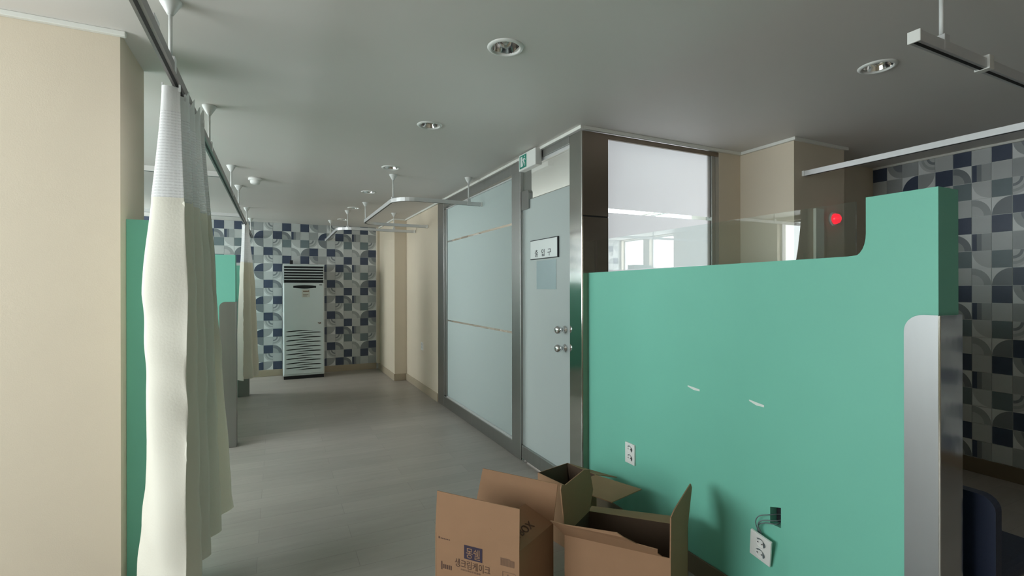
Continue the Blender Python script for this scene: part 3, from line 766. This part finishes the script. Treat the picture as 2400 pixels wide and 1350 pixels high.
# ------------------------------------------------------------------ floor-standing air conditioner
ax0, ax1, ay0, ay1, az = .087, .667, 8.04, 8.40, 1.735
a = empty('air_conditioner', ((ax0 + ax1) / 2, (ay0 + ay1) / 2, 0), 'tall white floor-standing air conditioner before the far tiled wall', 'air conditioner')
box('base', (ax0 + .01, ay0 + .012, 0), (ax1 - .01, ay1 - .01, .048), M['black'], a)
box('cabinet', (ax0, ay0 + .012, .046), (ax1, ay1, 1.455), M['ac'], a, .012)
box('front_panel', (ax0 + .012, ay0, .075), (ax1 - .012, ay0 + .02, 1.445), M['ac'], a, .006)
box('outlet_head', (ax0 + .02, ay0 + .035, 1.45), (ax1 - .02, ay1, 1.71), M['black'], a)
box('top_cap', (ax0, ay0 + .004, 1.705), (ax1, ay1, az), M['ac'], a, .006)
for sx in (ax0, ax1 - .016): box('head_cheek', (sx, ay0 + .06, 1.45), (sx + .016, ay1, 1.71), M['ac'], a, .003)
for i in range(5):
    z = 1.497 + i * .041
    bm = bmesh.new(); add_box(bm, (ax0 + .008, ay0 + .008, z), (ax1 - .008, ay0 + .040, z + .0135)); from_bm('louvre_slat', bm, M['ac'], a)
# dark hand-hold above the front panel
hh = [(ax0 + .14 + .32 * t, 1.372 - .006 * math.cos((t - .5) * 6.28) ) for t in [i / 10 for i in range(11)]]
hh = hh + [(q[0], 1.408 + .010 * math.sin((q[0] - ax0 - .14) / .32 * math.pi)) for q in reversed(hh)]
prism('handle_recess', hh, 'y', ay0 - .002, ay0 + .004, M['black'], a)
box('sensor', (ax1 - .075, ay0 - .002, 1.418), (ax1 - .035, ay0 + .003, 1.430), M['black'], a)
k = box('label_sheet', (ax0 + .258, ay0 - .0016, 1.235), (ax0 + .372, ay0 + .001, 1.352), M['paper'], a); k['label'] = 'pale notice sheet on the front'
for q_ in [((ax0 + .275, ay0 - .0022, 1.318), (ax0 + .345, ay0 - .0014, 1.332)), ((ax0 + .348, ay0 - .0022, 1.318), (ax0 + .360, ay0 - .0014, 1.338)), ((ax0 + .275, ay0 - .0022, 1.272), (ax0 + .350, ay0 - .0014, 1.280)), ((ax0 + .275, ay0 - .0022, 1.252), (ax0 + .330, ay0 - .0014, 1.258))]: box('notice_print', q_[0], q_[1], M['ink_pale'], a)
boxes('badge', [((ax1 - .095, ay0 - .003, .838), (ax1 - .070, ay0 + .001, .848)), ((ax1 - .068, ay0 - .003, .828), (ax1 - .050, ay0 + .001, .848)), ((ax1 - .085, ay0 - .003, .822), (ax1 - .070, ay0 + .001, .832))], M['ink_pale'], a)
for i in range(9):
    zl = .722 - i * .0692
    for (u0, u1, dz, sg) in ((ax0 + .035, ax0 + .42, 0, 1), (ax0 + .17, ax1 - .045, -.028, -1)):
        n_ = 12; up_, lo_ = [], []
        for j in range(n_ + 1):
            t = j / n_; u = u0 + (u1 - u0) * t
            th = .0125 * (math.sin(math.pi * (t if sg < 0 else 1 - t) ** 1.0) ** .8 * .55 + (.75 * (1 - t) if sg > 0 else .75 * t)) * (1 if 0 < j < n_ else .25)
            c_ = zl + dz + .009 * math.sin(t * math.pi * .9 - .5) * (1 if sg > 0 else .6)
            up_.append((u, c_ + th * .6)); lo_.append((u, c_ - th * .6))
        prism('intake_slot', up_ + lo_[::-1], 'y', ay0 - .0012, ay0 + .003, M['slot'], a)
box('pipe_stub', (ax0 + .10, ay1 - .06, az - .002), (ax0 + .145, ay1, az + .075), M['black'], a, .004)

# ------------------------------------------------------------------ cardboard boxes
def V3(*a): return Vector(a)
TH = .0045
def slab(name, pts, nrm, mt, parent, th=TH):
    """flat board from an outline, thickness along nrm"""
    nrm = Vector(nrm).normalized() * th; n = len(pts)
    V = [Vector(p) for p in pts] + [Vector(p) + nrm for p in pts]
    bm = bmesh.new(); bv = [bm.verts.new(v) for v in V]
    bm.faces.new(bv[:n]); fi = bm.faces.new(bv[n:][::-1])
    if isinstance(mt, list): fi.material_index = 1
    for i in range(n):
        j = (i + 1) % n; bm.faces.new([bv[i], bv[j], bv[n + j], bv[n + i]])
    return from_bm(name, bm, mt, parent)
def carton(label, FL, FR, BR, BL, h):
    c = (FL + FR + BR + BL) / 4
    e = empty('cardboard_box', (c.x, c.y, 0), label, 'box', 'opened cardboard boxes by the green partition')
    ring = [FL, FR, BR, BL]
    for i in range(4):
        a, b = ring[i], ring[(i + 1) % 4]
        inn = (c - (a + b) / 2); inn.z = 0; d = (b - a).normalized(); inn = (inn - d * inn.dot(d)).normalized()
        slab('side_panel', [V3(a.x, a.y, .001), V3(b.x, b.y, .001), V3(b.x, b.y, h), V3(a.x, a.y, h)], inn, [M['card'], M['card_shaded']], e)
    slab('bottom_panel', [V3(q.x + (c.x - q.x) * .03, q.y + (c.y - q.y) * .03, .002) for q in ring], (0, 0, 1), M['card_shaded'], e)
    return e
h = .33
# box with the printed front
FL, FR, BR = V3(.608, 2.015, h), V3(.858, 1.714, h), V3(1.099, 1.859, h); BL = FL + BR - FR
A = carton('printed cardboard box with blue logo block and tall raised flaps', FL, FR, BR, BL, h)
d1 = (FR - FL).normalized(); nf = V3(d1.y, -d1.x, 0)
if nf.dot(V3(-.7, -1, 0)) < 0: nf = -nf
slab('flap', [FL, FR, V3(.859, 1.712, .500), V3(.614, 2.008, .507)], -nf, M['card'], A)
slab('flap', [BL, BR, V3(1.113, 1.842, .508), V3(.876, 2.128, .521)], nf, M['card'], A)
slab('flap', [FR + V3(.006, .004, .002), BR + V3(-.004, -.002, .002), V3(1.017, 1.962, .395), V3(.775, 1.812, .400)], (0, 0, -1), M['card'], A)
slab('flap', [FL + V3(.01, .0, -.004), BL + V3(-.004, -.008, -.004), V3(.90, 2.07, .235), V3(.69, 1.93, .235)], (0, 0, -1), M['card'], A)
def onA(u, z, off=.0012): q = FL + d1 * u; return V3(q.x, q.y, z) + nf * off
def patchA(name, quads, mt, off=.0009):
    V, F = [], []
    for u0, u1, z0, z1 in quads:
        b = len(V); V += [onA(u0, z0, off), onA(u1, z0, off), onA(u1, z1, off), onA(u0, z1, off)]; F.append((b, b + 1, b + 2, b + 3))
    return raw(name, V, F, mt, A)
o = patchA('logo_block', [(.142, .227, .250, .307)], M['ink']); o['label'] = 'dark blue-violet printed logo block'
zup = (0, 0, 1)
text('logo_lettering', '몽쉘', .047, onA(.150, .260, .0016), d1, zup, M['card'], A, .0002, sx=.80)
text('print_lettering', '생크림케이크', .038, onA(.096, .212, .0013), d1, zup, M['ink_brown'], A, .0002, sx=.80)
patchA('print_line', [(.126 + i * .0105, .1335 + i * .0105, .198, .205) for i in range(9)], M['ink_pale'])
patchA('maker_mark', [(.017, .024, .308, .317)] + [(.028 + i * .008, .033 + i * .008, .3085, .3135) for i in range(6)], M['ink_brown'])
patchA('bar_code', [(.309 + i * .0052, .3125 + i * .0052, .262, .289) for i in range(12)] + [(.309, .352, .289, .293)], M['ink_pale'])
patchA('stamp_box', [(.318, .374, .238, .240), (.318, .320, .205, .238), (.374, .376, .205, .238), (.338, .345, .21, .231), (.350, .356, .21, .229)], M['ink_pale'])
patchA('print_word', [(.030, .036, .180, .215)] + [(.040 + i * .009, .046 + i * .009, .186, .204) for i in range(5)], M['ink_brown'])
# lettering on the folded side flap
fu = (BR - FR).normalized(); fn = V3(1.017, 1.962, .395) - BR; fn = (fn - fu * fn.dot(fu)).normalized()
text('flap_lettering', '1BOX', .05, FR + fu * .05 + fn * .04 + fn.cross(fu).normalized() * (.004 if fn.cross(fu).z > 0 else -.004), fu, fn, M['ink_brown'], A, .0003)
# box in front of the green partition
FL, FR, BR, BL = V3(1.09, 1.752, h), V3(1.36, 1.419, h), V3(1.615, 1.582, h), V3(1.311, 1.894, h)
Cc = carton('plain cardboard box with torn front flap and a pointed flap beside the green partition', FL, FR, BR, BL, h)
o = slab('flap', [FR, BR, V3(1.670, 1.611, .478), V3(1.645, 1.594, .505), V3(1.396, 1.434, .506), V3(1.356, 1.412, .492)], (-.6, .75, 0), M['card'], Cc)
slab('flap', [FL, BL, V3(1.358, 1.932, .407), V3(1.336, 1.928, .506), V3(1.278, 1.893, .525), V3(1.110, 1.782, .527), V3(1.080, 1.766, .538), V3(1.074, 1.762, .520)], (.6, -.75, 0), M['card'], Cc)
o = slab('flap', [FL, V3(1.012, 1.735, .412), V3(1.054, 1.690, .406), V3(1.182, 1.517, .423), V3(1.20, 1.50, .410), V3(1.253, 1.486, .379), V3(1.305, 1.430, .372), V3(1.321, 1.448, .345), FR + V3(-.02, .025, 0)], (.5, .6, .3), M['card'], Cc)
o['label'] = 'torn front flap'
slab('flap', [BL, BR, V3(1.70, 1.665, .313), V3(1.378, 1.966, .310)], (0, 0, -1), M['card'], Cc)
# box against the partition behind
BL_, BR_, FR_, FL_ = V3(1.323, 2.409, h), V3(1.556, 2.467, h), V3(1.600, 2.235, h), V3(1.366, 2.180, h)
B = carton('cardboard box standing behind the others against the green partition', FL_, FR_, BR_, BL_, h)
dd = (BL_ - FL_)
slab('flap', [FL_, FR_, V3(1.704, 1.985, .326), V3(1.470, 1.928, .326)], (0, 0, -1), M['card'], B)
slab('flap', [FR_ + V3(0, .01, 0), BR_, BR_ + V3(.105, -.05, -.035), FR_ + V3(.14, .0, -.035)], (0, 0, -1), M['card'], B)
slab('flap', [FL_ + V3(.008, .006, -.004), BL_ + V3(.008, -.006, -.004), BL_ + V3(.05, -.02, -.13), FL_ + V3(.05, .02, -.13)], (1, 0, 0), M['card_shaded'], B)
slab('flap', [BL_ + V3(.008, -.006, -.004), BR_ + V3(-.006, -.006, -.004), BR_ + V3(-.02, -.04, -.13), BL_ + V3(.02, -.04, -.13)], (0, 1, 0), M['card_shaded'], B)

# ------------------------------------------------------------------ navy chair behind the partition end
c = empty('navy_chair', (2.20, .90, 0), 'dark navy chair with rounded backrest in the dark bay behind the steel guard', 'chair')
def rrect(y0, y1, z0, z1, r):
    return arc(y1 - r, z1 - r, r, 0, 90, 6) + arc(y0 + r, z1 - r, r, 90, 180, 6) + arc(y0 + r, z0 + r, r, 180, 270, 6) + arc(y1 - r, z0 + r, r, 270, 360, 6)
prism('backrest', rrect(.715, 1.14, .40, .708, .045), 'x', 2.025, 2.065, M['navy_plastic'], c)
box('seat', (2.06, .72, .40), (2.46, 1.13, .46), M['navy_plastic'], c, .02)
for sx in (2.09, 2.42):
    for sy in (.75, 1.10): tube('leg', [(sx, sy, .001), (sx, sy, .405)], .013, M['steel_dark'], c, 10)
for sy in (.80, 1.06): tube('back_stay', [(2.075, sy, .41), (2.072, sy, .60)], .010, M['steel_dark'], c, 8)
